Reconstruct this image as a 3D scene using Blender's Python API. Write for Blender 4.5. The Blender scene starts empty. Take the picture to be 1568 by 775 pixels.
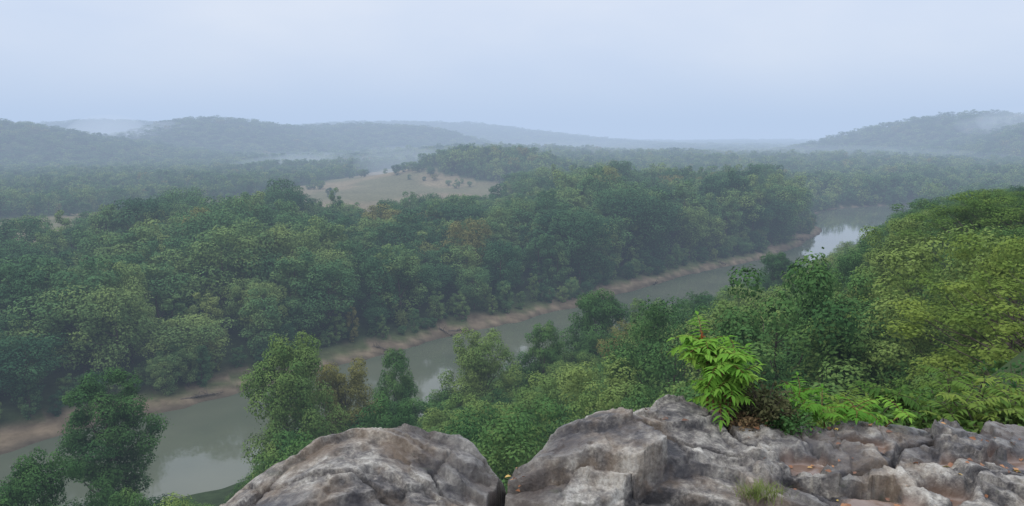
import bpy, math, numpy as np, bmesh
from mathutils import Vector
scene = bpy.context.scene
CAMZ = 60.0
PI = math.pi

# ------------------------------------------------------------------ noise
def hsh(ix, iy, seed):
    ix = ix.astype(np.int64); iy = iy.astype(np.int64)
    h = (ix*374761393 + iy*668265263 + seed*144269504) & 0xffffffff
    h = ((h ^ (h >> 13))*1274126177) & 0xffffffff
    h = h ^ (h >> 16)
    return h/4294967295.0
def vn(x, y, seed=0):
    xi = np.floor(x); yi = np.floor(y); fx = x-xi; fy = y-yi
    fx = fx*fx*fx*(fx*(fx*6-15)+10); fy = fy*fy*fy*(fy*(fy*6-15)+10)
    a = hsh(xi, yi, seed); b = hsh(xi+1, yi, seed); c = hsh(xi, yi+1, seed); d = hsh(xi+1, yi+1, seed)
    return ((a*(1-fx)+b*fx)*(1-fy)+(c*(1-fx)+d*fx)*fy)*2-1
def fbm(x, y, o=4, seed=0, g=0.5):
    s = 0; a = 1; n = 0; ca, sa = .8, .6
    for i in range(o):
        s = s+a*vn(x+i*17.3, y-i*9.1, seed+i); n += a; a *= g
        x, y = 2*(ca*x-sa*y), 2*(sa*x+ca*y)
    return s/n
def voro(x, y, seed=0):
    xi = np.floor(x); yi = np.floor(y)
    f1 = np.full(x.shape, 9.0); f2 = np.full(x.shape, 9.0); cid = np.zeros(x.shape); ox = np.zeros(x.shape); oy = np.zeros(x.shape); c2 = np.zeros(x.shape)
    for i in (-1, 0, 1):
        for j in (-1, 0, 1):
            cx = xi+i; cy = yi+j
            px = cx+.5+.85*(hsh(cx, cy, seed)-.5); py = cy+.5+.85*(hsh(cx, cy, seed+5)-.5)
            d = np.hypot(px-x, py-y); h = hsh(cx, cy, seed+9); h2 = hsh(cx, cy, seed+19)
            m = d < f1
            f2 = np.where(m, f1, np.minimum(f2, d)); cid = np.where(m, h, cid); c2 = np.where(m, h2, c2); ox = np.where(m, x-px, ox); oy = np.where(m, y-py, oy); f1 = np.where(m, d, f1)
    return f1, f2, cid, c2, ox, oy
def ss(x, a, b):
    t = np.clip((x-a)/(b-a), 0, 1); return t*t*(3-2*t)
def inpoly(x, y, poly):
    ins = np.zeros(x.shape, bool); n = len(poly)
    for i in range(n):
        x1, y1 = poly[i]; x2, y2 = poly[(i+1) % n]
        c = ((y1 > y) != (y2 > y)) & (x < (x2-x1)*(y-y1)/((y2-y1) if y2 != y1 else 1e-9)+x1)
        ins ^= c
    return ins

# ------------------------------------------------------------------ materials
def new_mat(name):
    m = bpy.data.materials.new(name); m.use_nodes = True
    nt = m.node_tree; nt.nodes.clear()
    return m, nt, nt.nodes, nt.links
def ramp(N, stops):
    r = N.new('ShaderNodeValToRGB'); e = r.color_ramp.elements
    while len(e) > 1: e.remove(e[-1])
    e[0].position = stops[0][0]; e[0].color = (*stops[0][1], 1)
    for p, c in stops[1:]:
        k = e.new(p); k.color = (*c, 1)
    return r
def noise(N, L, scale, detail=4, vec=None, rough=.5):
    n = N.new('ShaderNodeTexNoise'); n.inputs['Scale'].default_value = scale
    n.inputs['Detail'].default_value = detail; n.inputs['Roughness'].default_value = rough
    if vec is not None: L.new(vec, n.inputs['Vector'])
    return n
def mixc(N, L, fac, a, b, mode='MIX'):
    m = N.new('ShaderNodeMix'); m.data_type = 'RGBA'; m.blend_type = mode
    for sock, v in ((0, fac), (6, a), (7, b)):
        if hasattr(v, 'is_linked'): L.new(v, m.inputs[sock])
        elif isinstance(v, (tuple, list)): m.inputs[sock].default_value = (*v, 1)
        else: m.inputs[sock].default_value = v
    return m.outputs[2]
def math_(N, L, op, a, b=0.0, clamp=False):
    m = N.new('ShaderNodeMath'); m.operation = op; m.use_clamp = clamp
    for i, v in enumerate((a, b)):
        if isinstance(v, (int, float)): m.inputs[i].default_value = v
        else: L.new(v, m.inputs[i])
    return m.outputs[0]

def foliage_mat(name, dark, mid, light, rust=True, transl=.2, worldvar=.012):
    m, nt, N, L = new_mat(name)
    at = N.new('ShaderNodeAttribute'); at.attribute_name = 'tint'
    oi = N.new('ShaderNodeObjectInfo'); geo = N.new('ShaderNodeNewGeometry')
    nz = noise(N, L, worldvar, 2, geo.outputs['Position'])
    a = math_(N, L, 'MULTIPLY', at.outputs['Fac'], .36)
    b = math_(N, L, 'MULTIPLY', oi.outputs['Random'], .64)
    c = math_(N, L, 'MULTIPLY', math_(N, L, 'SUBTRACT', nz.outputs['Fac'], .47), .6)
    f = math_(N, L, 'ADD', math_(N, L, 'ADD', a, b), c, True)
    r = ramp(N, [(.1, dark), (.5, mid), (.95, light)]); L.new(f, r.inputs[0])
    col = r.outputs[0]
    if rust:
        rr = ramp(N, [(.0, (0, 0, 0)), (.965, (0, 0, 0)), (.99, (1, 1, 1))]); L.new(oi.outputs['Random'], rr.inputs[0])
        col = mixc(N, L, math_(N, L, 'MULTIPLY', rr.outputs[0], .5), col, (.18, .105, .045))
    d = N.new('ShaderNodeBsdfDiffuse'); t = N.new('ShaderNodeBsdfTranslucent'); mx = N.new('ShaderNodeMixShader')
    L.new(col, d.inputs[0]); L.new(col, t.inputs[0]); mx.inputs[0].default_value = transl
    L.new(d.outputs[0], mx.inputs[1]); L.new(t.outputs[0], mx.inputs[2])
    o = N.new('ShaderNodeOutputMaterial'); L.new(mx.outputs[0], o.inputs[0])
    return m
def bark_mat(name, c1, c2):
    m, nt, N, L = new_mat(name)
    tc = N.new('ShaderNodeTexCoord'); nz = noise(N, L, 3, 6, tc.outputs['Object'])
    r = ramp(N, [(.3, c1), (.7, c2)]); L.new(nz.outputs['Fac'], r.inputs[0])
    d = N.new('ShaderNodeBsdfDiffuse'); L.new(r.outputs[0], d.inputs[0])
    o = N.new('ShaderNodeOutputMaterial'); L.new(d.outputs[0], o.inputs[0]); return m

M_forest = foliage_mat('forest_foliage', (.028, .074, .040), (.074, .152, .062), (.190, .250, .082))
M_near = foliage_mat('bluff_foliage', (.028, .078, .030), (.078, .158, .046), (.180, .245, .068))
M_yel = foliage_mat('yellow_green_foliage', (.06, .125, .03), (.12, .20, .045), (.225, .285, .062), rust=False, transl=.35)
M_plant = foliage_mat('sumac_foliage', (.08, .20, .03), (.145, .31, .045), (.24, .39, .07), rust=False, transl=.35)
M_weed = foliage_mat('weed_foliage', (.07, .08, .035), (.12, .11, .055), (.19, .12, .065), rust=False)
M_grass = foliage_mat('grass_blades', (.05, .10, .025), (.10, .16, .04), (.18, .20, .07), rust=False)
M_bark = bark_mat('bark', (.045, .036, .028), (.13, .11, .09))
M_stem = bark_mat('sumac_stem', (.12, .05, .03), (.22, .12, .06))
M_red = foliage_mat('seed_head', (.25, .05, .02), (.35, .08, .03), (.4, .12, .04), rust=False)

# ------------------------------------------------------------------ mesh helper
def mesh_np(name, V, F, mats, midx=None, attrs=None, smooth=False):
    me = bpy.data.meshes.new(name)
    V = np.asarray(V, np.float32); F = np.asarray(F, np.int32); k = F.shape[1]
    me.vertices.add(len(V)); me.vertices.foreach_set('co', V.ravel())
    me.loops.add(F.size); me.loops.foreach_set('vertex_index', F.ravel())
    me.polygons.add(len(F)); me.polygons.foreach_set('loop_start', np.arange(0, F.size, k, dtype=np.int32))
    me.polygons.foreach_set('loop_total', np.full(len(F), k, np.int32))
    for m in mats: me.materials.append(m)
    if midx is not None: me.polygons.foreach_set('material_index', np.asarray(midx, np.int32))
    me.polygons.foreach_set('use_smooth', np.full(len(F), bool(smooth)))
    for an, (typ, arr) in (attrs or {}).items():
        a = me.attributes.new(an, typ, 'POINT')
        if typ == 'FLOAT': a.data.foreach_set('value', np.asarray(arr, np.float32))
        elif typ == 'FLOAT_COLOR': a.data.foreach_set('color', np.asarray(arr, np.float32).ravel())
    me.update(calc_edges=True); me.validate()
    return me
def add_obj(name, me, loc=(0, 0, 0), rot=0, scale=(1, 1, 1), parent=None):
    o = bpy.data.objects.new(name, me); scene.collection.objects.link(o)
    o.location = loc; o.rotation_euler = (0, 0, rot); o.scale = scale
    if parent: o.parent = parent
    return o
class Builder:
    def __init__(s): s.V = []; s.F = []; s.M = []; s.T = []; s.n = 0
    def add(s, V, F, m, T):
        s.V.append(V); s.F.append(F+s.n); s.M.append(np.full(len(F), m)); s.T.append(np.broadcast_to(T, (len(V),))); s.n += len(V)
    def mesh(s, name, mats):
        return mesh_np(name, np.concatenate(s.V), np.concatenate(s.F), mats, np.concatenate(s.M), {'tint': ('FLOAT', np.concatenate(s.T))})
def tube(P, R, sides=6):
    P = np.asarray(P, float); n = len(P); V = []
    for i in range(n):
        t = P[min(i+1, n-1)]-P[max(i-1, 0)]; t = t/(np.linalg.norm(t)+1e-9)
        a = np.cross(t, (0.3, 1, .1)); a /= np.linalg.norm(a)+1e-9; b = np.cross(t, a)
        for k in range(sides):
            an = 2*PI*k/sides; V.append(P[i]+R[i]*(math.cos(an)*a+math.sin(an)*b))
    F = []
    for i in range(n-1):
        for k in range(sides):
            F.append((i*sides+k, i*sides+(k+1) % sides, (i+1)*sides+(k+1) % sides, (i+1)*sides+k))
    return np.array(V), np.array(F)
def kites(P, Nn, size, rg, w=.6):
    n = len(P); r = rg.normal(size=(n, 3)); t = np.cross(Nn, r); t /= np.linalg.norm(t, axis=1)[:, None]+1e-9
    b = np.cross(Nn, t); s = size[:, None]
    V = np.stack([P-t*s*.5, P+b*s*w*.5-t*s*.06, P+t*s*.5, P-b*s*w*.5-t*s*.06], 1).reshape(-1, 3)
    return V, np.arange(4*n).reshape(n, 4)

def make_tree(name, seed, H=20, R=6, c0=.2, ncl=45, nleaf=150, leaf=.45, topf=.8, tr=.35, mat=None, crf=.27, limbs=14, flat=.75, shell=.72, lean=0.0, lw=.6, fill=.12, sep=.46, up=.45):
    rg = np.random.default_rng(seed); B = Builder()
    ph = rg.uniform(0, 6.28, 3)
    lx, ly = lean*math.cos(ph[0]), lean*math.sin(ph[0])
    C = []; CR = []; tries = 0
    while len(C) < ncl and tries < ncl*40:
        tries += 1
        u = rg.uniform(0, 1); pr = max(.12, math.sin(PI*min(1, (u*.90+.05))**topf))**.55
        th = rg.uniform(0, 2*PI); lob = 1+.22*math.sin(2*th+ph[0])+.14*math.sin(3*th+ph[1]+3*u)
        rr = R*pr*lob*math.sqrt(rg.uniform(fill, 1))*.82
        cr = R*crf*rg.uniform(.6, 1.3)*(.65+.35*pr)
        z = H*(c0+(1-c0)*u*.93)+R*.12*rg.normal()
        z = min(z, H-cr*flat)
        c = np.array([rr*math.cos(th)+lx*z, rr*math.sin(th)+ly*z, max(z, cr*.4)])
        if all(np.linalg.norm(c-q) > sep*(cr+cq) for q, cq in zip(C, CR)):
            C.append(c); CR.append(cr)
    C = np.array(C); CR = np.array(CR); nc = len(C)
    mean = (CR**2).mean()
    for c, cr in zip(C, CR):
        k = max(10, int(nleaf*cr*cr/mean)); d = rg.normal(size=(k, 3)); d[:, 2] += .25; d /= np.linalg.norm(d, axis=1)[:, None]
        f = rg.uniform(shell, 1.08, k)*(1+.18*np.sin(d[:, 0]*5+c[0])*np.sin(d[:, 1]*5+c[1])+.12*np.sin(d[:, 2]*7+c[2]))
        stray = rg.random(k) < .08; f = np.where(stray, f*rg.uniform(1.0, 1.35, k), f)
        P = c+d*f[:, None]*cr*np.array([1, 1, flat])
        Nn = d*.9+np.array([0, 0, up])+rg.normal(size=(k, 3))*.27; Nn /= np.linalg.norm(Nn, axis=1)[:, None]
        V, F = kites(P, Nn, leaf*rg.uniform(.6, 1.3, k), rg, lw)
        B.add(V, F, 0, np.repeat(np.clip(rg.uniform(.15, .85)+rg.uniform(-.22, .22, k), 0, 1), 4))
    zt = H*(c0+(1-c0)*.75); n = 9; zz = np.linspace(-1.0, zt, n)
    wob = np.cumsum(rg.normal(size=(n, 2))*.012*H, 0); wob[0] = 0
    TP = np.stack([wob[:, 0]*.5+lx*zz, wob[:, 1]*.5+ly*zz, zz], 1); TR = tr*(1-.85*np.linspace(0, 1, n)**.9); TR[0] *= 1.35
    V, F = tube(TP, TR, 8); B.add(V, F, 1, .5)
    order = rg.permutation(nc)[:limbs]
    for i in order:
        c = C[i]; zs = min(max(c[2]-rg.uniform(.12, .3)*H*(1-c0)-.2*np.hypot(c[0], c[1]), H*c0*.75), zt*.97)
        s = np.array([np.interp(zs, zz, TP[:, 0]), np.interp(zs, zz, TP[:, 1]), zs])
        r0 = np.interp(zs, zz, TR)*.55
        tt = np.linspace(0, 1, 6)[:, None]; P = s+(c-s)*tt; P[:, 2] += (np.sin(tt*PI)[:, 0]*-.06*np.linalg.norm(c-s)); P[1:-1] += rg.normal(size=(4, 3))*.03*np.linalg.norm(c-s)
        V, F = tube(P, r0*(1-.8*tt[:, 0]), 5); B.add(V, F, 1, .5)
    return B.mesh(name, [mat or M_forest, M_bark])

def coll(name, meshes):
    c = bpy.data.collections.new(name)
    for i, me in enumerate(meshes):
        o = bpy.data.objects.new('%s_%02d' % (name, i), me); c.objects.link(o)
    return c
mid = [make_tree('mid_tree%d' % i, 10+i, H=20, R=[6.0, 7.4, 5.4, 8.0, 6.6, 5.6, 7.0, 4.6][i], c0=[.02, .14, .0, .16, .08, .0, .2, .0][i],
                 ncl=[40, 46, 38, 50, 42, 36, 42, 36][i], nleaf=185, leaf=.50, topf=[1.2, 1.5, 1.1, 1.7, 1.3, 1.4, 1.6, 1.0][i], lean=[0, .05, .02, 0, .04, 0, .06, 0][i], crf=.29, fill=.4, flat=.85) for i in range(8)]
low = [make_tree('low_tree%d' % i, 40+i, H=20, R=[6.5, 7.2, 5.8, 7.6, 6.6][i], c0=.05, ncl=22, nleaf=48, leaf=1.2, crf=.36, limbs=1, fill=.4, topf=1.4) for i in range(5)]
near = [make_tree('near_tree%d' % i, 70+i, H=20, R=[6.4, 7.4, 5.6, 7.0, 6.0][i], c0=[.08, .12, .02, .1, .14][i], ncl=[80, 95, 72, 88, 78][i], nleaf=340, leaf=.28,
                  crf=.225, topf=[1.1, 1.4, .9, 1.3, 1.5][i], limbs=22, mat=M_near, fill=.25, flat=.85) for i in range(5)]
hero = [make_tree('hero_tree%d' % i, 170+i, H=20, R=[6.4, 7.0, 5.6][i], c0=[.06, .04, .02][i], ncl=[130, 140, 110][i], nleaf=420, leaf=.25,
                  crf=[.2, .19, .21][i], topf=[1.1, 1.3, .95][i], limbs=40, mat=M_near, fill=.05, flat=.85, sep=.36) for i in range(3)]
C_mid = coll('forest_tree_kinds', mid); C_low = coll('distant_tree_kinds', low); C_near = coll('bluff_tree_kinds', near)

def instancer(name, P, rotz, S, idx, collection):
    n = len(P); me = bpy.data.meshes.new(name); me.vertices.add(n); me.vertices.foreach_set('co', np.asarray(P, np.float32).ravel())
    a = me.attributes.new('rot', 'FLOAT_VECTOR', 'POINT'); r = np.zeros((n, 3), np.float32); r[:, 2] = rotz; a.data.foreach_set('vector', r.ravel())
    a = me.attributes.new('scl', 'FLOAT_VECTOR', 'POINT'); a.data.foreach_set('vector', np.asarray(S, np.float32).ravel())
    a = me.attributes.new('idx', 'INT', 'POINT'); a.data.foreach_set('value', np.asarray(idx, np.int32))
    o = add_obj(name, me)
    ng = bpy.data.node_groups.new(name+'_nodes', 'GeometryNodeTree')
    ng.interface.new_socket('Geometry', in_out='INPUT', socket_type='NodeSocketGeometry')
    ng.interface.new_socket('Geometry', in_out='OUTPUT', socket_type='NodeSocketGeometry')
    N = ng.nodes; L = ng.links
    gi = N.new('NodeGroupInput'); go = N.new('NodeGroupOutput'); ip = N.new('GeometryNodeInstanceOnPoints')
    ci = N.new('GeometryNodeCollectionInfo'); ci.inputs['Collection'].default_value = collection
    ci.inputs['Separate Children'].default_value = True; ci.inputs['Reset Children'].default_value = True
    def na(nm, t):
        q = N.new('GeometryNodeInputNamedAttribute'); q.data_type = t; q.inputs['Name'].default_value = nm; return q.outputs['Attribute']
    er = N.new('FunctionNodeEulerToRotation')
    L.new(na('rot', 'FLOAT_VECTOR'), er.inputs[0]); L.new(gi.outputs[0], ip.inputs['Points']); L.new(ci.outputs[0], ip.inputs['Instance'])
    ip.inputs['Pick Instance'].default_value = True
    L.new(na('idx', 'INT'), ip.inputs['Instance Index']); L.new(er.outputs[0], ip.inputs['Rotation']); L.new(na('scl', 'FLOAT_VECTOR'), ip.inputs['Scale'])
    L.new(ip.outputs[0], go.inputs[0])
    md = o.modifiers.new('scatter', 'NODES'); md.node_group = ng
    return o

# ------------------------------------------------------------------ river
CL = np.array([(-5000, -2600, 22), (-2600, -1350, 22), (-1400, -700, 22), (-750, -340, 22), (-400, -130, 22), (-250, -30, 22), (-170, 35, 22), (-115, 85, 22), (-80, 120, 22), (-64, 138, 22), (-48, 155, 22), (-32, 173, 21),
               (-4, 201, 21), (44, 247, 21), (97, 307, 22), (152, 360, 21), (193, 411, 24), (228, 462, 30), (254, 520, 34), (280, 580, 33), (330, 622, 30), (420, 650, 28), (560, 665, 28), (800, 680, 28), (1300, 700, 28), (2400, 740, 28), (5000, 850, 28)], float)
def catmull(P, n=5):
    out = []
    for i in range(1, len(P)-2):
        p0, p1, p2, p3 = P[i-1], P[i], P[i+1], P[i+2]
        for t in np.linspace(0, 1, n, endpoint=False):
            out.append(.5*((2*p1)+(-p0+p2)*t+(2*p0-5*p1+4*p2-p3)*t*t+(-p0+3*p1-3*p2+p3)*t**3))
    return np.array([P[0]]+out+[P[-2], P[-1]])
CLs = catmull(CL)
def river(x, y):
    best = np.full(x.shape, 1e9); bd = np.full(x.shape, 1e9); side = np.ones(x.shape)
    for i in range(len(CLs)-1):
        ax, ay, aw = CLs[i]; bx, by, bw = CLs[i+1]; dx, dy = bx-ax, by-ay; l2 = dx*dx+dy*dy+1e-9
        t = np.clip(((x-ax)*dx+(y-ay)*dy)/l2, 0, 1)
        px = x-ax-t*dx; py = y-ay-t*dy; d = np.hypot(px, py); m = d < best-1e-6
        best = np.where(m, d, best); bd = np.where(m, d-(aw+t*(bw-aw)), bd)
        side = np.where(m, np.where(dx*(y-ay)-dy*(x-ax) >= 0, 1, -1), side)
    bd = bd+fbm(x/22, y/22, 3, 3)*3.6+fbm(x/7, y/7, 2, 4)*1.3
    return bd, side
FIELD = [(-330, 290), (-210, 300), (-165, 370), (-100, 405), (-30, 420), (0, 500), (10, 700), (0, 800), (-95, 860), (-120, 1000), (-160, 1220), (-215, 1220), (-230, 1000), (-245, 850), (-265, 700), (-310, 560), (-370, 480), (-420, 400)]
HILLS = [(-1290, 1560, 400, 240, 92, 1.5), (-890, 2250, 235, 260, 104, 1.3), (-530, 2750, 300, 300, 98, 1.3), (-700, 4400, 800, 600, 136, 1.2), (-3000, 6200, 1700, 700, 110, 1.2), (-1900, 3400, 420, 380, 118, 1.3),
         (1230, 2050, 230, 300, 106, 1.3), (1250, 1500, 190, 200, 72, 1.3), (-40, 930, 95, 80, 26, 1.2), (300, 1500, 500, 300, 12, 1.2), (-60, 1700, 250, 200, 16, 1.2)]
def hills(x, y):
    z = np.zeros(x.shape)
    wx = x+fbm(x/450, y/450, 4, 21)*80; wy = y+fbm(x/450, y/450, 4, 31)*80
    for cx, cy, sx, sy, h, pw in HILLS:
        if cy < 1200: q = ((x-cx)/sx)**2+((y-cy)/sy)**2
        else: q = ((wx-cx)/sx)**2+((wy-cy)/sy)**2
        z = z+h*np.exp(-.5*q**pw)*(1-.5*np.clip(z/100, 0, 1))
    return z
def ground(x, y):
    bd, side = river(x, y); r = np.hypot(x, y)
    zf = np.interp(bd, [-30, -4, 0, 3, 9, 15, 40, 200], [-4, -1.2, -.02, .7, 1.7, 3.3, 4.2, 4.6])
    zn = np.interp(bd, [-30, -4, 0, 10, 25, 50, 75, 100, 110, 115, 118, 130, 300, 3000], [-4, -1.2, -.02, 2.5, 4, 11, 19, 32, 45, 54, 57.5, 57.9, 62, 70])
    rr = x/np.maximum(y, 1)
    boost = 17*ss(rr, .46, .62)*(1-ss(y, 150, 260))*ss(y, 40, 90)*ss(bd, 20, 60)*(y > 0)
    zn = zn+boost+fbm(x/15, y/15, 3, 8)*1.2*ss(bd, 8, 30)*(1-ss(bd, 100, 112))
    cap = 58-.11*y; u = ss(y, 18, 40)*(rr < 1.3); zn = np.where(y > 18, zn*(1-u)+np.minimum(zn, np.maximum(cap, 4))*u, zn)
    z = np.where((side > 0) | (bd < 0), zf, zn)
    far = ss(bd, 30, 140)*(side > 0)
    z = z+far*(hills(x, y)+(fbm(x/260, y/260, 4, 12)+.1)*5*ss(r, 900, 1600)+30*ss(r, 2500, 7000)+fbm(x/900, y/900, 4, 15)*12*ss(r, 1800, 4000))
    return z, bd, side

rad = np.concatenate([[0.01], np.geomspace(1.2, 14000, 520)])
ang = np.radians(np.concatenate([np.arange(-180, -46, 3.0), np.arange(-46, 46, .24), np.arange(46, 180, 3.0)]))
RR, AA = np.meshgrid(rad, ang, indexing='ij'); X = RR*np.sin(AA); Y = RR*np.cos(AA)
Z, BD, SD = ground(X, Y)
Z = np.where((RR < 7) & (Y > -1), np.minimum(Z, 57.3), Z)
nr, na_ = X.shape
I = np.arange(nr*na_).reshape(nr, na_); J = np.roll(I, -1, 1)
F = np.stack([I[:-1].ravel(), J[:-1].ravel(), J[1:].ravel(), I[1:].ravel()], 1)[:, ::-1]
wX = X+fbm(X/30, Y/30, 3, 50)*14; wY = Y+fbm(X/30, Y/30, 3, 60)*14
fld = inpoly(wX, wY, FIELD)
n1 = fbm(X/18, Y/18, 4, 70)[..., None]; n2 = fbm(X/4, Y/4, 3, 77)[..., None]
fl = np.array([.038, .055, .026])+0*n1; fl = fl*(1+.4*n1)
tan = np.array([.165, .135, .085])*(1+.25*n1); grn = np.array([.085, .095, .05])
pat = ss(fbm(X/70, Y/70, 3, 81), -.1, .35)[..., None]
tan = tan*(1-pat*.6)+grn*pat*.6
col = np.where(fld[..., None], tan, fl)
sandc = np.array([.175, .135, .092])*(1+.35*n1+.4*n2); mud = np.array([.065, .054, .040]); grass = np.array([.065, .085, .034])
farb = ss(Y, 430, 500)
sm = ss(BD, 9-6*farb, 12.5-8*farb); s2 = ss(n2[..., 0]+n1[..., 0]*1.3+.04*BD, .12, .35)*ss(BD, 3, 6.5)
sc = sandc*(1-s2[..., None]*.85)+grass*s2[..., None]*.85
wetm = (1-ss(BD, .4, 3.6))[..., None]; sc = sc*(1-wetm)+mud*wetm
col = np.where((SD > 0)[..., None], sc*(1-sm[..., None])+col*sm[..., None], col)
colA = np.concatenate([col, np.ones(col.shape[:2]+(1,))], -1).reshape(-1, 4)
m, nt, N, L = new_mat('ground_material')
at = N.new('ShaderNodeAttribute'); at.attribute_name = 'Col'; geo = N.new('ShaderNodeNewGeometry')
nz = noise(N, L, .35, 6, geo.outputs['Position'], .65); rr_ = ramp(N, [(.25, (.6, .6, .6)), (.75, (1.35, 1.35, 1.35))]); L.new(nz.outputs['Fac'], rr_.inputs[0])
c = mixc(N, L, 1.0, at.outputs['Color'], rr_.outputs[0], 'MULTIPLY')
d = N.new('ShaderNodeBsdfDiffuse'); L.new(c, d.inputs[0])
bp = N.new('ShaderNodeBump'); bp.inputs['Distance'].default_value = .4; bp.inputs['Strength'].default_value = .6; L.new(nz.outputs['Fac'], bp.inputs['Height']); L.new(bp.outputs[0], d.inputs['Normal'])
o = N.new('ShaderNodeOutputMaterial'); L.new(d.outputs[0], o.inputs[0]); M_ground = m
add_obj('ground', mesh_np('ground', np.stack([X, Y, Z], -1).reshape(-1, 3), F, [M_ground], None, {'Col': ('FLOAT_COLOR', colA)}, True))

# water
m, nt, N, L = new_mat('river_water_material')
geo = N.new('ShaderNodeNewGeometry'); p = N.new('ShaderNodeBsdfPrincipled')
p.inputs['Roughness'].default_value = .05; p.inputs['IOR'].default_value = 1.36
nz = noise(N, L, .25, 4, geo.outputs['Position']); bp = N.new('ShaderNodeBump'); bp.inputs['Strength'].default_value = .07; bp.inputs['Distance'].default_value = .25
L.new(nz.outputs['Fac'], bp.inputs['Height']); L.new(bp.outputs[0], p.inputs['Normal'])
n3 = noise(N, L, .03, 3, geo.outputs['Position']); r3 = ramp(N, [(.35, (.068, .080, .056)), (.7, (.10, .108, .075))]); L.new(n3.outputs['Fac'], r3.inputs[0]); L.new(r3.outputs[0], p.inputs['Base Color'])
o = N.new('ShaderNodeOutputMaterial'); L.new(p.outputs[0], o.inputs[0]); M_water = m
wv = []; wf = []
for i in range(len(CLs)):
    a = CLs[max(i-1, 0)]; b = CLs[min(i+1, len(CLs)-1)]; dx, dy = b[0]-a[0], b[1]-a[1]; l = math.hypot(dx, dy); w = CLs[i][2]+8
    nx, ny = -dy/l*w, dx/l*w
    wv += [(CLs[i][0]+nx, CLs[i][1]+ny, 0), (CLs[i][0]-nx, CLs[i][1]-ny, 0)]
    if i: wf.append((2*i-2, 2*i-1, 2*i+1, 2*i))
add_obj('river_water', mesh_np('river_water', wv, wf, [M_water]))

# ------------------------------------------------------------------ forests
rg = np.random.default_rng(5)
def rings(t0, t1, sfun, half=41):
    P = []; t = t0
    while t < t1:
        s = sfun(t); a = np.arange(-math.radians(half), math.radians(half), s/t)+rg.uniform(0, s/t)
        tt = t+rg.uniform(-.45, .45, a.size)*s; aa = a+rg.uniform(-.45, .45, a.size)*s/t
        P.append(np.stack([tt*np.sin(aa), tt*np.cos(aa)], 1)); t += s*.94
    return np.concatenate(P)
P = rings(125, 600, lambda t: 10.6 if t < 420 else 11.5)
E = rings(125, 600, lambda t: 4.2)
z, bd, sd = ground(E[:, 0], E[:, 1]); E = E[(sd > 0) & (bd > np.where(E[:, 1] > 450, 4, 8+3*fbm(E[:, 0]/14, E[:, 1]/14, 2, 44))) & (bd < 13.5)]
nE = len(E); P = np.concatenate([P, E])
z, bd, sd = ground(P[:, 0], P[:, 1]); isE = np.arange(len(P)) >= len(P)-nE
wx = P[:, 0]+fbm(P[:, 0]/30, P[:, 1]/30, 3, 50)*14; wy = P[:, 1]+fbm(P[:, 0]/30, P[:, 1]/30, 3, 60)*14
keep = (sd > 0) & ((bd > 13) | isE) & ~inpoly(wx, wy, FIELD)
P = P[keep]; z = z[keep]; bd = bd[keep]; isE = isE[keep]; t = np.hypot(P[:, 0], P[:, 1]); r = P[:, 0]/P[:, 1]
h = rg.uniform(14, 28, len(P))+fbm(P[:, 0]/45, P[:, 1]/45, 3, 90)*6
h += 8*ss(r, -.05, .12)*ss(t, 240, 330)*(1-ss(r, .38, .46))+5*(rg.random(len(P)) < .15)+4*ss(r, -.62, -.5)*(1-ss(r, -.34, -.22))*ss(t, 220, 280)
h = np.where((t > 450) & (r < -.05), h*.62, h)
h = np.where(isE, rg.uniform(2, 11, len(P)), h)
w = h**.6*24**.4*rg.uniform(.85, 1.35, len(P))*np.where(isE, .65, 1)
S = np.stack([w/20, w/20, h/20], 1)
instancer('forest', np.column_stack([P, z-.3]), rg.uniform(0, 6.28, len(P)), S, rg.integers(0, 8, len(P)), C_mid)
nmid = len(P)
P = rings(590, 6500, lambda t: 10.5 if t < 900 else .0118*t)
E = rings(590, 760, lambda t: 6)
_, bd, _ = ground(E[:, 0], E[:, 1]); E = E[(bd > 2.5) & (bd < 10)]; nE = len(E); P = np.concatenate([P, E]); isE = np.arange(len(P)) >= len(P)-nE
z, bd, sd = ground(P[:, 0], P[:, 1])
wx = P[:, 0]+fbm(P[:, 0]/30, P[:, 1]/30, 3, 50)*14; wy = P[:, 1]+fbm(P[:, 0]/30, P[:, 1]/30, 3, 60)*14
keep = ((bd > 9) | isE) & ~inpoly(wx, wy, FIELD)
P = P[keep]; z = z[keep]; isE = isE[keep]; t = np.hypot(P[:, 0], P[:, 1]); r = P[:, 0]/P[:, 1]
h = rg.uniform(12, 24, len(P))*(1+.35*fbm(P[:, 0]/120, P[:, 1]/120, 3, 91)); h = np.where(r < -.1, h*.8, h); h = np.where(isE, h*.6, h)
w = np.maximum(h*.95, .0118*t*1.35)*rg.uniform(.8, 1.2, len(P))
S = np.stack([w/20, w/20, h/20], 1)
instancer('distant_forest', np.column_stack([P, z-1]), rg.uniform(0, 6.28, len(P)), S, rg.integers(0, 5, len(P)), C_low)
print('TREES', nmid, len(P))
Q = []
for cx, cy, n, sp in [(-215, 800, 5, 7), (-120, 900, 14, 20), (-95, 840, 8, 18), (-260, 640, 6, 20), (-180, 700, 2, 5), (-150, 1010, 8, 20), (-330, 520, 6, 30), (-200, 960, 5, 12), (-60, 790, 5, 12)]:
    Q.append(np.array([cx, cy])+rg.normal(size=(n, 2))*sp)
Q = np.concatenate(Q); z, _, _ = ground(Q[:, 0], Q[:, 1]); hh = rg.uniform(5, 13, len(Q))
instancer('meadow_bushes', np.column_stack([Q, z-.5]), rg.uniform(0, 6.28, len(Q)), np.stack([hh/14, hh/14, hh/20], 1), rg.integers(0, 8, len(Q)), C_mid)

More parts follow.
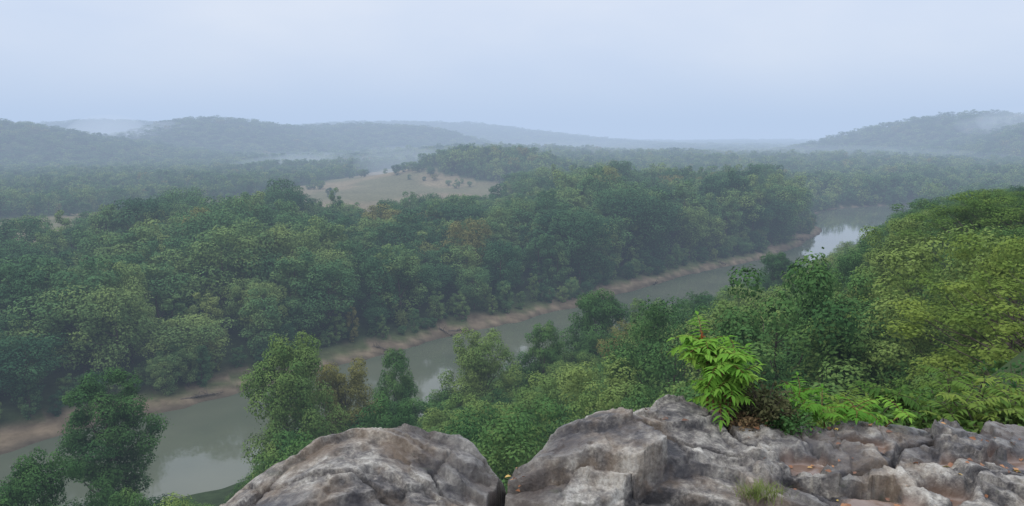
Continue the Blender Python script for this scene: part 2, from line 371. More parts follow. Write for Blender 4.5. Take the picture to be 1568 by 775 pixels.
# bluff side trees
ENVr = [-.85, -.41, -.34, -.245, -.208, -.134, -.078, -.022, .061, .107, .2, .27, .36, .43, .47, .505, .55, .6, .7, .9]
ENVk = [.545, .525, .43, .365, .375, .370, .352, .332, .305, .265, .238, .215, .187, .165, .140, .112, .092, .080, .066, .055]
HERO = [('maple_tree', -29, 92, 35, 1, 16), ('maple_tree', -25, 103, 29, 0, 13), ('elm_tree', -19, 115, 27, 2, 9.5), ('oak_tree', -5, 117, 30, 0, 13.5),
        ('elm_tree', 5.5, 122, 29.5, 2, 10.5), ('oak_tree', 16, 132, 33, 1, 16), ('maple_tree', -46, 66, 30.5, 1, 11.5), ('maple_tree', -37, 66, 27, 2, 9), ('elm_tree', 27, 140, 30, 0, 12), ('oak_tree', 70, 190, 31, 1, 15)]
hp = np.array([(a[1], a[2]) for a in HERO]+[(-50, 86)])
gx, gy = np.meshgrid(np.arange(-100, 420, 7.4), np.arange(10, 700, 7.4)); gx = gx.ravel()+rg.uniform(-3.4, 3.4, gx.size); gy = gy.ravel()+rg.uniform(-3.4, 3.4, gx.size)
z, bd, sd = ground(gx, gy); r = gx/gy; t = np.hypot(gx, gy)
keep = (sd < 0) & (bd > 1.5) & (r < .92) & (t > 42) & (r > -.85) & (gy < 600)
gx, gy, z, bd, r, t = [q[keep] for q in (gx, gy, z, bd, r, t)]
k = np.interp(r, ENVr, ENVk)
zmax = CAMZ-k*gy; dz = zmax-z; h = np.minimum(rg.uniform(13, 23, gx.size), dz*rg.uniform(.66, 1.12, gx.size))
h = np.where(bd < 9, np.minimum(h, rg.uniform(4, 9, gx.size)), h)
dmin = np.min(np.hypot(gx[:, None]-hp[:, 0], gy[:, None]-hp[:, 1]), 1)
keep = (h > 1.6) & ((dmin > 5) | (h < 6))
gx, gy, z, h = gx[keep], gy[keep], z[keep], h[keep]
w = np.clip(h*rg.uniform(.8, 1.2, len(h)), 5, 17)
instancer('bluff_forest', np.column_stack([gx, gy, z-.4]), rg.uniform(0, 6.28, len(h)), np.stack([w/20*1.15, w/20*1.15, h/20], 1), rg.integers(0, 5, len(h)), C_near)
print('BLUFF', len(h))
for nm, x, y, zt, pi_, w in HERO:
    zz = float(ground(np.array([x*1.0]), np.array([y*1.0]))[0][0]); h = zt-zz
    rw = [6.4, 7.0, 5.6][pi_]*2
    add_obj(nm, hero[pi_], (x, y, zz-.3), rg.uniform(0, 6), (w/rw, w/rw, h/20))
syc = make_tree('sycamore_tree', 203, H=28, R=6.2, c0=.43, ncl=100, nleaf=400, leaf=.27, crf=.2, topf=1.05, tr=.5, limbs=40, mat=M_near, flat=.85, sep=.38)
zz = float(ground(np.array([-50.]), np.array([86.]))[0][0])
add_obj('sycamore_tree', syc, (-50, 86, zz-.2), 1.0, (1.05, 1.05, 1.02))
op = make_tree('open_tree', 301, H=11, R=5.0, c0=.12, ncl=120, nleaf=150, leaf=.16, crf=.13, limbs=120, tr=.18, mat=M_yel, shell=.35, flat=.75, topf=1.3)
op2 = make_tree('open_tree2', 302, H=13, R=5.2, c0=.1, ncl=110, nleaf=260, leaf=.18, crf=.17, limbs=90, tr=.2, mat=M_yel, shell=.5, flat=.8, topf=1.3)
def gz(x, y): return float(ground(np.array([float(x)]), np.array([float(y)]))[0][0])
for nm, me, x, y, zt, H0, w, rot in [('walnut_tree', op, 16.0, 21, 57.0, 11, .95, .5), ('walnut_tree', op2, 24, 34, 56.0, 13, 1.0, 2.), ('ash_tree', op2, 41, 60, 55.8, 13, 1.25, 4.), ('ash_tree', op, 31, 54, 51, 11, 1.2, 1.),
                                     ('ash_tree', op2, 60, 90, 54.0, 13, 1.3, 3.)]:
    zz = min(gz(x, y), zt-6); add_obj(nm, me, (x, y, zz-.2), rot, (w, w, (zt-zz)/H0))

# ------------------------------------------------------------------ limestone ledge
CTL = np.array([(-1.6, 3.1, -1.80), (-1.5, 3.3, -1.78), (-1.25, 3.7, -1.69), (-1.03, 3.75, -1.55), (-.83, 3.8, -1.49), (-.6, 3.9, -1.54), (-.3, 3.85, -1.62), (-.05, 3.75, -1.72), (-.8, 3.3, -1.60), (-1.3, 3.1, -1.74), (-.3, 3.3, -1.70), (-.8, 2.5, -1.72), (0, 2.5, -1.74), (-2.2, 2.4, -1.95)])
CTR = np.array([(.03, 3.85, -1.69), (.17, 4.0, -1.61), (.37, 4.05, -1.56), (.6, 4.05, -1.51), (.74, 4.15, -1.60), (.95, 4.4, -1.57), (1.07, 4.5, -1.57), (1.3, 4.5, -1.60), (1.38, 4.4, -1.74), (1.9, 4.45, -1.84), (2.3, 4.5, -1.83), (2.6, 4.5, -1.79), (2.9, 4.4, -1.79), (3.3, 4.5, -1.82),
                (.4, 3.75, -1.60), (.9, 3.85, -1.64), (.5, 3.35, -1.72), (1, 3.3, -1.76), (1.2, 3.7, -1.69), (1.6, 3.85, -1.80), (2, 3.6, -1.83), (3, 3.7, -1.85), (1.5, 3.1, -1.79), (2.5, 3.0, -1.86), (.5, 2.6, -1.76), (5, 4, -1.87), (5, 2, -1.87), (0, 2.4, -1.74)])
def shep(x, y, C, p=3.0):
    num = 0; den = 0
    for a, b, c_ in C:
        w_ = 1/(((x-a)**2+(y-b)**2)+.035)**(p/2); num = num+w_*c_; den = den+w_
    return num/den
def pld(x, y, pts):
    b = np.full(x.shape, 9.0)
    for (ax, ay), (bx, by) in zip(pts[:-1], pts[1:]):
        dx, dy = bx-ax, by-ay; t = np.clip(((x-ax)*dx+(y-ay)*dy)/(dx*dx+dy*dy), 0, 1); b = np.minimum(b, np.hypot(x-ax-t*dx, y-ay-t*dy))
    return b
EX = [-2.4, -1.9, -1.5, -1.25, -1.0, -.6, -.3, -.08, .02, .12, .3, .62, .8, 1.0, 1.3, 1.5, 2, 2.6, 3.3, 4.5, 6]
EY = [2.2, 2.9, 3.3, 3.68, 3.82, 3.95, 3.9, 3.76, 3.68, 3.85, 4.12, 4.15, 4.3, 4.5, 4.55, 4.5, 4.55, 4.6, 4.6, 4.7, 4.7]
CRK = [(-.25, 2.2), (-.13, 3.1), (-.06, 3.45), (0, 3.75), (.02, 4.3)]
CREV = [(-.08, 3.46), (.15, 3.50), (.4, 3.57), (.6, 3.50), (.85, 3.47), (1.1, 3.36), (1.45, 3.32)]
CR2 = [(.70, 4.25), (.78, 3.95), (1.0, 3.80), (1.3, 3.76), (1.55, 3.6), (1.6, 3.3)]
CR3 = [(1.35, 4.5), (1.3, 4.1), (1.34, 3.85), (1.7, 3.68), (2.1, 3.75), (2.3, 4.1), (2.6, 4.2)]
CR6 = [(1.55, 3.35), (2.1, 3.3), (2.45, 3.6), (3.0, 3.65), (3.4, 4.0)]
CR4 = [(-1.35, 3.45), (-1.1, 3.3), (-.75, 3.3), (-.5, 3.05)]
CR5 = [(-.30, 3.7), (-.42, 3.5), (-.35, 3.3), (-.12, 3.2)]
PUD = [(1.62, 3.82, .16, .10), (1.85, 3.42, .24, .14), (2.5, 3.85, .26, .12), (2.25, 3.5, .14, .09), (1.3, 3.15, .15, .09), (2.95, 3.95, .24, .11), (2.05, 4.1, .2, .08)]
def rock_h(x, y, right):
    wxx = x+fbm(x*2, y*1.6, 3, 100)*.05+fbm(x*12, y*9, 3, 101)*.010; wyy = y+fbm(x*2, y*1.6, 3, 110)*.06+fbm(x*12, y*9, 3, 111)*.012
    h = shep(x, y, CTR if right else CTL)
    rough = (.36+.44*ss(x, 1.0, 1.7)) if right else .24+.25*ss(x, -.7, -.2)
    def facet(sx, sy, seed, tilt, step):
        f1, f2, c1, c2, ox, oy = voro(wxx*sx, wyy*sy, seed); e = f2-f1
        return (c1-.5)*tilt*ox/sx*2+(c2-.5)*tilt*oy/sy*2+(c1*7.3 % 1-.5)*step*ss(e, 0, .10), e
    d, e = facet(1.5, 1.1, 3, .15, .03); h = h+d*(1 if right else .6)
    d, e = facet(4.2, 2.8, 13, .22, .026); h = h+d*rough
    h = h-.018*(1-ss(e, 0, .06))*ss(fbm(x*1.7+5, y*1.4, 3, 61), .0, .3)*(.4+rough)
    d, e = facet(10.5, 7, 23, .20, .007); h = h+d*(rough+.1)
    q = fbm(wxx*.7+1.3, wyy*.6, 2, 55)+.035*fbm(x*9, y*7, 3, 56); T = q*2.7+y*.9+(0 if right else .35); fr = T-np.floor(T); st = np.floor(T)+ss(fr, .472, .528)
    h = h+(st-T)*(.040+.024*rough)
    mfl = ss(fbm(x*1.2-3, y*1.0, 3, 71)+((.25*ss(x, 1.1, 1.6)) if right else .15*ss(x, -.6, -.2)), .05, .35)
    f1, f2, c1, c2, ox, oy = voro(wxx*6+2, wyy*4.4, 33); h = h+(np.clip(f1, 0, .8)**2-.2)*.048*mfl*(.4+rough*.8)
    h = h+fbm(x*8, y*6, 4, 78, .55)*.011+fbm(x*34, y*26, 3, 77, .6)*.0034
    pit = ss(fbm(x*17, y*12, 2, 79), .33, .53); h = h-pit*.010
    wet = np.zeros(x.shape)
    if right:
        cy_ = np.interp(wxx, [p_[0] for p_ in CREV], [p_[1] for p_ in CREV])-wyy; g = pld(wxx, wyy, CREV); lower = ss(cy_, 0, .03)*(1-ss(x, 1.2, 1.5))
        h = h-.07*lower*(1-ss(cy_, .15, .7)); h = h-.10*(1-ss(g, .006, .026))
        for c_ in (CR2, CR3, CR6): h = h-.06*(1-ss(pld(wxx, wyy, c_), .005, .026))
        for cx, cy, a, b in PUD:
            mk = 1-ss(np.hypot((wxx-cx)/a, (wyy-cy)/b)+.3*fbm(x*9, y*9, 2, 5), .7, 1.1)
            lv = float(shep(np.array([cx]), np.array([cy]), CTR)[0])-.030
            h = h*(1-mk)+(lv+.0015*fbm(x*20, y*20, 2, 9))*mk; wet = np.maximum(wet, mk)
    else:
        for c_ in (CR4, CR5): h = h-.035*(1-ss(pld(wxx, wyy, c_), .004, .018))
    ce = np.interp(x, EX, EY)+.05*fbm(x*4, x*0+3, 3, 5)+.02*fbm(x*14, x*0, 2, 6)
    e = y-ce; s = .5*(e+np.sqrt(e*e+.05**2)); h = h-3.4*s+.10*fbm(x*5, y*9, 3, 14)*ss(e, .02, .3)
    g = pld(x+fbm(x*7, y*7, 3, 23)*.03, y, CRK); h = h-.55*(1-ss(g, .014, .04))-.04*(1-ss(g, .03, .24))
    return h, wet
m, nt, N, L = new_mat('limestone')
geo = N.new('ShaderNodeNewGeometry'); pos = geo.outputs['Position']
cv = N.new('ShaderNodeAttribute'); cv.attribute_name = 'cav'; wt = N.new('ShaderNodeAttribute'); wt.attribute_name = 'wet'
na1 = noise(N, L, 1.9, 8, pos, .68); na2 = noise(N, L, 8, 8, pos, .7); na3 = noise(N, L, 70, 6, pos, .75); na4 = noise(N, L, 2.6, 5, pos, .6); na5 = noise(N, L, 26, 6, pos, .75)
f = math_(N, L, 'ADD', math_(N, L, 'MULTIPLY', na1.outputs['Fac'], .62), math_(N, L, 'MULTIPLY', na2.outputs['Fac'], .40))
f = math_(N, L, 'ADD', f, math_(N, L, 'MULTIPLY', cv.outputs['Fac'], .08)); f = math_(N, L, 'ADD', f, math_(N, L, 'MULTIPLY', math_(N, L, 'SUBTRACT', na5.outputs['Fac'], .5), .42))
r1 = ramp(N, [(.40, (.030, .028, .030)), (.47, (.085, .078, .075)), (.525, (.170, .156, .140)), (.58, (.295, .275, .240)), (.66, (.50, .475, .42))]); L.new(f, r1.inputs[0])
r2 = ramp(N, [(.47, (0, 0, 0)), (.60, (1, 1, 1))]); L.new(na4.outputs['Fac'], r2.inputs[0])
c = mixc(N, L, math_(N, L, 'MULTIPLY', r2.outputs[0], .50), r1.outputs[0], (.190, .130, .075))
r3 = ramp(N, [(.3, (.66, .66, .66)), (.7, (1.3, 1.3, 1.3))]); L.new(na3.outputs['Fac'], r3.inputs[0]); c = mixc(N, L, 1.0, c, r3.outputs[0], 'MULTIPLY')
na7 = noise(N, L, 1.25, 6, pos, .62); r5 = ramp(N, [(.50, (0, 0, 0)), (.57, (1, 1, 1))]); L.new(na7.outputs['Fac'], r5.inputs[0]); c = mixc(N, L, math_(N, L, 'MULTIPLY', r5.outputs[0], .55), c, (.042, .040, .046))   # damp dark patches
r4 = ramp(N, [(.60, (0, 0, 0)), (.68, (1, 1, 1))]); na6 = noise(N, L, 5, 7, pos, .75); L.new(na6.outputs['Fac'], r4.inputs[0]); c = mixc(N, L, math_(N, L, 'MULTIPLY', r4.outputs[0], .6), c, (.055, .062, .035))   # moss
c = mixc(N, L, math_(N, L, 'MULTIPLY', wt.outputs['Fac'], .85), c, (.17, .11, .08))
p = N.new('ShaderNodeBsdfPrincipled'); L.new(c, p.inputs['Base Color'])
rg_ = math_(N, L, 'SUBTRACT', math_(N, L, 'SUBTRACT', .68, math_(N, L, 'MULTIPLY', r5.outputs[0], .26)), math_(N, L, 'MULTIPLY', wt.outputs['Fac'], .36), True); rg_ = math_(N, L, 'MAXIMUM', rg_, .12); L.new(rg_, p.inputs['Roughness'])
bp = N.new('ShaderNodeBump'); bp.inputs['Distance'].default_value = .012; bp.inputs['Strength'].default_value = .95
bh = math_(N, L, 'ADD', math_(N, L, 'ADD', na3.outputs['Fac'], na2.outputs['Fac']), na5.outputs['Fac']); L.new(math_(N, L, 'MULTIPLY', bh, math_(N, L, 'SUBTRACT', 1.0, wt.outputs['Fac'])), bp.inputs['Height']); L.new(bp.outputs[0], p.inputs['Normal'])
o = N.new('ShaderNodeOutputMaterial'); L.new(p.outputs[0], o.inputs[0]); M_rock = m
def blur(a, k):
    for ax in (0, 1):
        c_ = np.cumsum(np.pad(a, [(k+1, k) if i == ax else (0, 0) for i in (0, 1)], mode='edge'), ax)
        n = a.shape[ax]; a = (np.take(c_, np.arange(2*k+1, 2*k+1+n), ax)-np.take(c_, np.arange(0, n), ax))/(2*k+1)
    return a
def rock(name, x0, x1, right):
    xs = np.arange(x0, x1, .008); ys = np.concatenate([np.arange(-1.5, 2.6, .12), np.arange(2.6, 5.5, .008)])
    Xr, Yr = np.meshgrid(xs, ys, indexing='ij'); h, wet = rock_h(Xr, Yr, right); h = np.maximum(h, -6.5)
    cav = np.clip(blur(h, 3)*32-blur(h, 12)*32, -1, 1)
    I = np.arange(h.size).reshape(h.shape); F = np.stack([I[:-1, :-1].ravel(), I[1:, :-1].ravel(), I[1:, 1:].ravel(), I[:-1, 1:].ravel()], 1)
    cc = np.interp(Yr[:-1, :-1], [p_[1] for p_ in CRK], [p_[0] for p_ in CRK]).ravel(); xm = Xr[:-1, :-1].ravel()
    F = F[(xm > cc-.012) if right else (xm <= cc)]
    used = np.unique(F); mp = np.full(h.size, -1); mp[used] = np.arange(len(used)); F = mp[F]
    Xd = Xr+fbm(Yr*5, h*8, 2, 31)*.012; Yd = Yr+fbm(Xr*5, h*10, 2, 37)*.015
    V = np.stack([Xd, Yd, h+CAMZ], -1).reshape(-1, 3)[used]
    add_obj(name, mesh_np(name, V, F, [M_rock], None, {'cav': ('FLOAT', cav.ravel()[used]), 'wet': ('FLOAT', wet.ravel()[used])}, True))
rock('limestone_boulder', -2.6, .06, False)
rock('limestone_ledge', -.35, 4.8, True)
def rz(x, y, right=True): return float(rock_h(np.array([float(x)]), np.array([float(y)]), right)[0][0])+CAMZ

# ------------------------------------------------------------------ plants on the ledge
def leaflet(B, base, dirv, side, L_, W_, tint, up=(0, 0, 1)):
    d = np.array(dirv, float); d /= np.linalg.norm(d); s = np.cross(d, up); s /= np.linalg.norm(s)+1e-9; u = np.cross(s, d)
    b = np.array(base)
    V = np.array([b, b+d*L_*.28+s*W_*.5+u*W_*.16, b+d*L_*.62+s*W_*.36+u*W_*.1-u*L_*.03, b+d*L_-u*L_*.14, b+d*L_*.62-s*W_*.36+u*W_*.1-u*L_*.03, b+d*L_*.28-s*W_*.5+u*W_*.16, b+d*L_*.5-u*L_*.01])
    F = np.array([(0, 1, 2, 6), (6, 2, 3, 4), (0, 6, 4, 5)]); B.add(V, F, 0, tint)
def compound(B, rgx, base, az, el, L_, npair, lw, droop=.9):
    P = []; p = np.array(base, float); e = el
    n = npair+2
    for i in range(n+1):
        P.append(p.copy()); st = L_/n
        p = p+st*np.array([math.cos(az)*math.cos(e), math.sin(az)*math.cos(e), math.sin(e)]); e -= droop/n
    P = np.array(P); V, F = tube(P, np.linspace(.0028, .0010, len(P))*(L_/.3)**.5, 4); B.add(V, F, 1, .5)
    tn = rgx.uniform(.1, .9)
    for i in range(2, n+1):
        t = P[i]-P[i-1]; t /= np.linalg.norm(t); sd = np.cross(t, (0, 0, 1)); sd /= np.linalg.norm(sd)+1e-9
        q = i/n; ll = lw*(math.sin(PI*(.18+.72*q))**.6)*rgx.uniform(.8, 1.15)
        for s in (-1, 1):
            if rgx.random() < .06: continue
            dv = t*.45+sd*s+np.array([0, 0, -.35])+rgx.normal(size=3)*.16
            leaflet(B, P[i], dv, s, ll, ll*.34, np.clip(tn+rgx.uniform(-.2, .2), 0, 1))
    leaflet(B, P[-1], t, 0, lw*.8, lw*.26, tn)
def pinnate_plant(name, seed, loc, H, nst, nlf, L_, lw, mats, spread=.4, seedhead=False, el=(.35, 1.2)):
    rgx = np.random.default_rng(seed); B = Builder()
    for s in range(nst):
        az = rgx.uniform(0, 6.28); hh = H*rgx.uniform(.5, 1); tt = np.linspace(0, 1, 6)
        if s == 0: hh = H
        le = rgx.uniform(.1, spread)*hh
        P = np.stack([math.cos(az)*le*tt**1.5, math.sin(az)*le*tt**1.5, hh*tt], 1); P += np.array([rgx.normal()*.04*nst**.5, rgx.normal()*.04*nst**.5, -.03])
        V, F = tube(P, np.linspace(.009, .004, 6)*(H/.5)**.5, 6); B.add(V, F, 1, .5)
        a0 = rgx.uniform(0, 6.28)
        for k in range(nlf):
            q = rgx.uniform(.3, 1) if k > nlf*.35 else rgx.uniform(.88, 1)
            b = np.array([np.interp(q, tt, P[:, j]) for j in range(3)])
            compound(B, rgx, b, a0+k*2.4+rgx.uniform(-.3, .3), rgx.uniform(*el)*(.5+.5*q), L_*rgx.uniform(.6, 1.1), rgx.integers(5, 9), lw, rgx.uniform(.7, 1.9))
        if seedhead and s == 0:
            for k in range(30):
                b = P[-1]+rgx.normal(size=3)*[.006, .006, .016]+[0, 0, .04]
                leaflet(B, b, rgx.normal(size=3)+[0, 0, .8], 0, .012, .009, .5); B.M[-1][:] = 2
    return add_obj(name, B.mesh(name, mats), loc)
pm = [M_plant, M_stem, M_red]
pinnate_plant('sumac_plant', 1, (1.38, 4.42, rz(1.34, 4.42)), .50, 5, 12, .22, .09, pm, .22, True, (.5, 1.25))
pinnate_plant('sumac_plant', 5, (1.30, 4.38, rz(1.28, 4.38)), .38, 4, 10, .20, .085, pm, .35, False, (.4, 1.3))
pinnate_plant('sumac_plant', 2, (2.12, 4.52, rz(2.12, 4.45)-.03), .16, 3, 7, .21, .08, pm, .8)
pinnate_plant('sumac_plant', 3, (1.85, 4.5, rz(1.85, 4.45)-.03), .12, 2, 6, .16, .065, pm, .8)
pinnate_plant('sumac_plant', 4, (2.35, 4.62, rz(2.35, 4.5)-.06), .17, 2, 7, .19, .075, pm, .8)
pmy = [M_yel, M_bark, M_red]
def shrub(name, seed, loc, R, H, n, leaf, mats, w=.5):
    rgx = np.random.default_rng(seed); B = Builder()
    for k in range(max(8, n//28)):
        az = rgx.uniform(0, 6.28); q = rgx.uniform(.2, 1)**.5; e = np.array([math.cos(az)*R*q, math.sin(az)*R*q, H*rgx.uniform(.5, 1)*(1-.45*q*q)])
        tt = np.linspace(0, 1, 6)[:, None]; P = e*tt; P[:, 2] = e[2]*tt[:, 0]**.7; P[1:] += rgx.normal(size=(5, 3))*.03*R
        V, F = tube(P, np.linspace(.006, .0015, 6)*(H/.3)**.5, 4); B.add(V, F, 1, .5)
        kk = 28; i = rgx.uniform(.35, 1.05, kk); pts = np.stack([np.interp(i, tt[:, 0], P[:, j]) for j in range(3)], 1)+rgx.normal(size=(kk, 3))*leaf*.8
        Nn = rgx.normal(size=(kk, 3))*.55+[0, 0, .8]; Nn /= np.linalg.norm(Nn, axis=1)[:, None]
        V, F = kites(pts, Nn, leaf*rgx.uniform(.6, 1.2, kk), rgx, w); B.add(V, F, 0, np.repeat(np.clip(rgx.uniform(.2, .8)+rgx.uniform(-.2, .2, kk), 0, 1), 4))
    return add_obj(name, B.mesh(name, mats), loc)
shrub('weed_bush', 11, (1.56, 4.34, rz(1.5, 4.36)-.02), .20, .36, 2000, .034, [M_weed, M_bark])
shrub('weed_bush', 12, (1.68, 4.26, rz(1.62, 4.3)-.02), .18, .18, 1500, .028, [M_near, M_bark])
shrub('weed_bush', 13, (1.42, 4.24, rz(1.42, 4.28)-.02), .10, .10, 500, .028, [M_weed, M_bark])
for i, (x, y, H, l) in enumerate([(2.75, 4.95, .42, .24), (3.1, 5.2, .5, .26), (3.5, 5.3, .55, .28), (3.95, 5.6, .6, .3), (3.3, 4.85, .35, .22), (3.75, 5.0, .4, .24), (4.4, 5.9, .6, .3), (2.6, 5.3, .42, .24), (2.9, 5.7, .5, .26)]):
    z0 = CAMZ-2.16-(y-4.8)*.42; pinnate_plant('fern_shrub', 20+i, (x, y, z0), H, 4, 8, l, .085, pmy, .7)
for i, (x, y, R, H) in enumerate([(2.5, 4.75, .3, .3), (3.0, 4.85, .35, .34), (3.6, 4.9, .4, .4), (4.2, 5.1, .5, .45), (3.3, 5.5, .6, .6), (4.3, 6.0, .8, .8), (5.2, 6.6, 1.0, 1.0)]):
    shrub('leafy_shrub', 40+i, (x, y, CAMZ-2.2-(y-4.8)*.45), R, H, 2600, .06, [M_yel if i % 2 else M_near, M_bark])
shr = [make_tree('shrub_kind%d' % i, 400+i, H=4, R=2.2, c0=.0, ncl=46, nleaf=260, leaf=.11, crf=.2, limbs=20, tr=.06, mat=(M_near, M_yel, M_near)[i], shell=.4) for i in range(3)]
C_shr = coll('bluff_shrub_kinds', shr)
gx, gy = np.meshgrid(np.arange(-14, 34, 1.9), np.arange(6.5, 46, 1.9)); gx = gx.ravel()+rg.uniform(-.8, .8, gx.size); gy = gy.ravel()+rg.uniform(-.8, .8, gx.size)
z, bd, sd = ground(gx, gy); r = gx/gy; k = np.maximum(np.interp(r, [-.5, -.3, -.1, .1, .3, .45, .55, .75], [.62, .5, .42, .40, .40, .37, .33, .27]), .1)+rg.uniform(0, .08, gx.size)
h = np.minimum(rg.uniform(2, 6, gx.size), CAMZ-k*gy-z); kp = (h > .8) & (r > -.35) & (r < 1.0); gx, gy, z, h = gx[kp], gy[kp], z[kp], h[kp]
ww = np.clip(h, 1.6, 4.2)*rg.uniform(.8, 1.2, len(h))/4
instancer('bluff_shrubs', np.column_stack([gx, gy, z-.2]), rg.uniform(0, 6.28, len(h)), np.stack([ww, ww, h/4], 1), rg.integers(0, 3, len(h)), C_shr)

def tuft(name, seed, x, y, n, R, H):
    rgx = np.random.default_rng(seed); B = Builder(); zz = rz(x, y)
    for i in range(n):
        az = rgx.uniform(0, 6.28); b = np.array([rgx.normal()*R*.4, rgx.normal()*R*.25, -.01]); l = H*rgx.uniform(.5, 1.1); le = rgx.uniform(.3, 1.1)
        t = np.linspace(0, 1, 4); P = b+np.stack([math.cos(az)*l*le*t**1.5, math.sin(az)*l*le*t**1.5, l*t*(1-.45*le*t)], 1)
        s = np.array([-math.sin(az), math.cos(az), 0])*.0018; ws = np.array([1, .9, .6, .1])[:, None]
        V = np.concatenate([P-s*ws, P+s*ws]); F = np.array([(j, j+1, j+5, j+4) for j in range(3)]); B.add(V, F, 0, rgx.uniform(0, 1))
    add_obj(name, B.mesh(name, [M_grass]), (x, y, zz))
tuft('grass_tuft', 1, 1.16, 3.38, 520, .19, .10); tuft('grass_tuft', 2, 1.24, 3.42, 260, .13, .09)
m, nt, N, L = new_mat('dead_leaf'); at = N.new('ShaderNodeAttribute'); at.attribute_name = 'tint'
r = ramp(N, [(0, (.10, .045, .025)), (.4, (.24, .10, .04)), (.8, (.36, .19, .07)), (1, (.55, .42, .08))]); L.new(at.outputs['Fac'], r.inputs[0])
p = N.new('ShaderNodeBsdfPrincipled'); p.inputs['Roughness'].default_value = .6; L.new(r.outputs[0], p.inputs['Base Color']); o = N.new('ShaderNodeOutputMaterial'); L.new(p.outputs[0], o.inputs[0]); M_dead = m
B = Builder(); rgx = np.random.default_rng(9)
for cx, cy, n, sx, sy in [(.02, 3.55, 16, .03, .05), (1.38, 4.25, 30, .10, .05), (1.15, 3.2, 45, .14, .07), (2.05, 4.35, 12, .2, .04), (2.6, 3.7, 30, .25, .12), (1.9, 3.6, 26, .3, .15), (.9, 4.1, 6, .3, .1), (1.6, 3.8, 10, .12, .05), (2.9, 4.1, 20, .3, .15)]:
    for i in range(n):
        x = cx+rgx.normal()*sx; y = cy+rgx.normal()*sy; zz = rz(x, y)+.006
        a = rgx.uniform(0, 6.28); l = rgx.uniform(.018, .05)
        leaflet(B, (x, y, zz), (math.cos(a), math.sin(a), rgx.uniform(-.1, .4)), 0, l, l*.6, rgx.random()**1.3, (rgx.normal()*.4, rgx.normal()*.4, 1))
add_obj('fallen_leaves', B.mesh('fallen_leaves', [M_dead]))
for i, (x, y, l, a) in enumerate([(-72, 163, 9, .5), (-62, 174, 7, 1.2), (-21, 220, 8, 2.2), (-17, 222.5, 6, .3), (166, 424, 9, 2.5), (170, 428, 7, .6), (172, 431, 8, 1.6), (162, 420, 6, .2), (30, 266, 6, .9), (-38, 202, 6, 2.6), (60, 300, 6, 1.1), (-84, 151, 5, .3), (100, 345, 6, 2.0)]):
    zz = gz(x, y)+.3; B = Builder(); d_ = np.array([math.cos(a), math.sin(a), .05])
    P = np.array([d_*l*q+rgx.normal(size=3)*.12 for q in np.linspace(-.5, .5, 6)]); V, F = tube(P, np.linspace(.32, .08, 6), 7); B.add(V, F, 0, .5)
    for k in range(5):
        s = P[2+k % 3]; e = s+rgx.normal(size=3)*[1, 1, .6]+[0, 0, .9]; V, F = tube(np.linspace(s, e, 4), np.linspace(.1, .03, 4), 5); B.add(V, F, 0, .5)
    add_obj('driftwood', B.mesh('driftwood', [M_bark]), (x, y, max(zz, .3)))

# ------------------------------------------------------------------ mist (absorbing volumes with painted-in glow)
def vol_mat(name, sig, colr):
    m, nt, N, L = new_mat(name); a = N.new('ShaderNodeVolumeAbsorption'); a.inputs['Color'].default_value = (0, 0, 0, 1); a.inputs['Density'].default_value = sig
    e = N.new('ShaderNodeEmission'); e.inputs['Color'].default_value = (*colr, 1); e.inputs['Strength'].default_value = sig  # emission stands in for daylight scattered by the air
    s = N.new('ShaderNodeAddShader'); L.new(a.outputs[0], s.inputs[0]); L.new(e.outputs[0], s.inputs[1]); o = N.new('ShaderNodeOutputMaterial'); L.new(s.outputs[0], o.inputs['Volume']); return m
def box(name, x0, x1, y0, y1, z0, z1, mat):
    V = [(x, y, z) for z in (z0, z1) for y in (y0, y1) for x in (x0, x1)]
    F = [(0, 2, 3, 1), (4, 5, 7, 6), (0, 1, 5, 4), (2, 6, 7, 3), (0, 4, 6, 2), (1, 3, 7, 5)]
    return add_obj(name, mesh_np(name, V, F, [mat]))
box('haze', -15000, 15000, -3000, 15500, -60, 340, vol_mat('haze_volume', 1/2700, (.49, .62, .83)))
bm = bmesh.new(); bmesh.ops.create_icosphere(bm, subdivisions=4, radius=1)
MC = (.62, .72, .88); rgm = np.random.default_rng(77)
mist_e = bpy.data.objects.new('mist', None); scene.collection.objects.link(mist_e)
for c_, r_, s_, n in [((-1010, 1980, 60), (100, 120, 60), 1/260, 3), ((-330, 1650, 10), (420, 170, 36), 1/1400, 2), ((60, 1400, 10), (420, 150, 36), 1/1500, 2),
                   ((-330, 1250, 10), (130, 70, 26), 1/500, 2), ((-90, 1130, 15), (110, 60, 34), 1/350, 2), ((980, 1450, 10), (380, 150, 40), 1/1600, 1), ((1330, 1800, 85), (220, 120, 40), 1/600, 2), ((150, 1000, 12), (160, 60, 24), 1/600, 2)]:
    me = bpy.data.meshes.new('mist_bank'); bm.to_mesh(me); me.materials.append(vol_mat('mist_volume', s_, MC)); me.polygons.foreach_set('use_smooth', [True]*len(me.polygons))
    for j in range(n):
        q = rgm.uniform(-.7, .7, 3)*np.array([1, 1, .3]); sc_ = rgm.uniform(.55, 1.1)
        o = bpy.data.objects.new('mist_bank', me); scene.collection.objects.link(o); o.parent = mist_e
        o.location = (c_[0]+q[0]*r_[0], c_[1]+q[1]*r_[1], c_[2]+q[2]*r_[2]); o.scale = (r_[0]*sc_, r_[1]*sc_, r_[2]*sc_*rgm.uniform(.6, 1.2)); o.rotation_euler = (0, rgm.uniform(-.12, .12), rgm.uniform(-.5, .5))

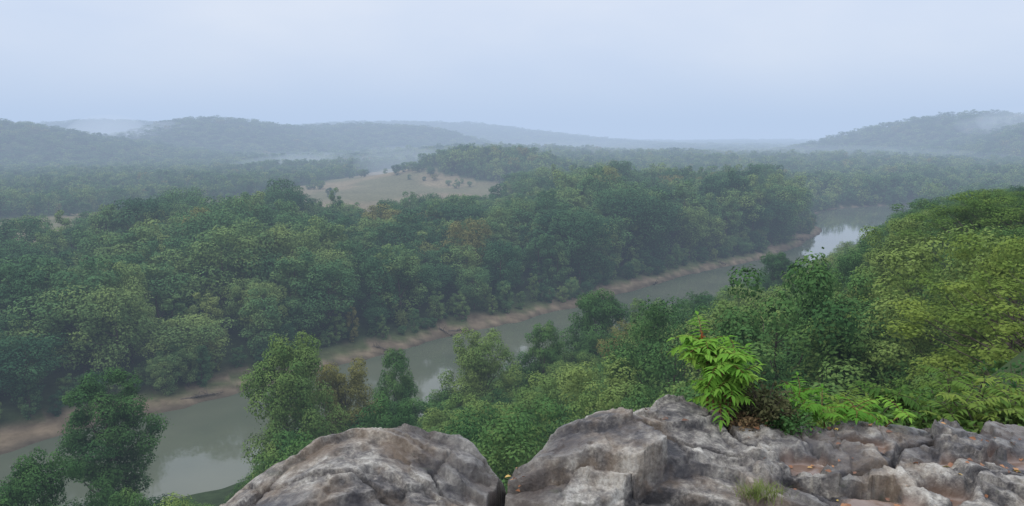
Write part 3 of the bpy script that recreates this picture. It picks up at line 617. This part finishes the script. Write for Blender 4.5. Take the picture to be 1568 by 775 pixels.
# ------------------------------------------------------------------ light, sky, camera
w = bpy.data.worlds.new('World'); scene.world = w; w.use_nodes = True; N = w.node_tree.nodes; L = w.node_tree.links; N.clear()
sky = N.new('ShaderNodeTexSky'); sky.sky_type = 'NISHITA'; sky.sun_disc = False; sky.sun_elevation = math.radians(42); sky.sun_rotation = math.radians(250)
b1 = N.new('ShaderNodeBackground'); b1.inputs[1].default_value = .09; L.new(sky.outputs[0], b1.inputs[0])
tc = N.new('ShaderNodeTexCoord'); mp = N.new('ShaderNodeMapping'); mp.inputs['Scale'].default_value = (1, 1, 2.6); L.new(tc.outputs['Generated'], mp.inputs[0])
nz = noise(N, L, 2.2, 5, mp.outputs[0], .5); r = ramp(N, [(.32, (.74, .82, .99)), (.68, (.99, 1.0, 1.05))]); L.new(nz.outputs['Fac'], r.inputs[0])
sx = N.new('ShaderNodeSeparateXYZ'); L.new(tc.outputs['Generated'], sx.inputs[0])     # overcast sky: brighter overhead than near the horizon
st = math_(N, L, 'ADD', 1.04, math_(N, L, 'MULTIPLY', math_(N, L, 'SUBTRACT', sx.outputs['Z'], .22, True), 1.9))
b2 = N.new('ShaderNodeBackground'); L.new(st, b2.inputs[1]); L.new(r.outputs[0], b2.inputs[0])
mx = N.new('ShaderNodeMixShader'); mx.inputs[0].default_value = .88; L.new(b1.outputs[0], mx.inputs[1]); L.new(b2.outputs[0], mx.inputs[2])
o = N.new('ShaderNodeOutputWorld'); L.new(mx.outputs[0], o.inputs[0])
sd_ = bpy.data.lights.new('sun', 'SUN'); sd_.energy = 1.5; sd_.angle = math.radians(13); sd_.color = (1, .94, .84)
so = bpy.data.objects.new('sun', sd_); scene.collection.objects.link(so); so.rotation_euler = (math.radians(48), 0, math.radians(-70)); so.location = (0, 0, 100)
cam = bpy.data.cameras.new('camera'); co = bpy.data.objects.new('camera', cam); scene.collection.objects.link(co)
co.location = (0, 0, CAMZ); co.rotation_euler = (math.radians(90-8.9), 0, 0); cam.sensor_fit = 'HORIZONTAL'; cam.angle = math.radians(70); cam.clip_start = .1; cam.clip_end = 40000
scene.camera = co
scene.view_settings.view_transform = 'Standard'; scene.view_settings.look = 'None'; scene.view_settings.exposure = 0
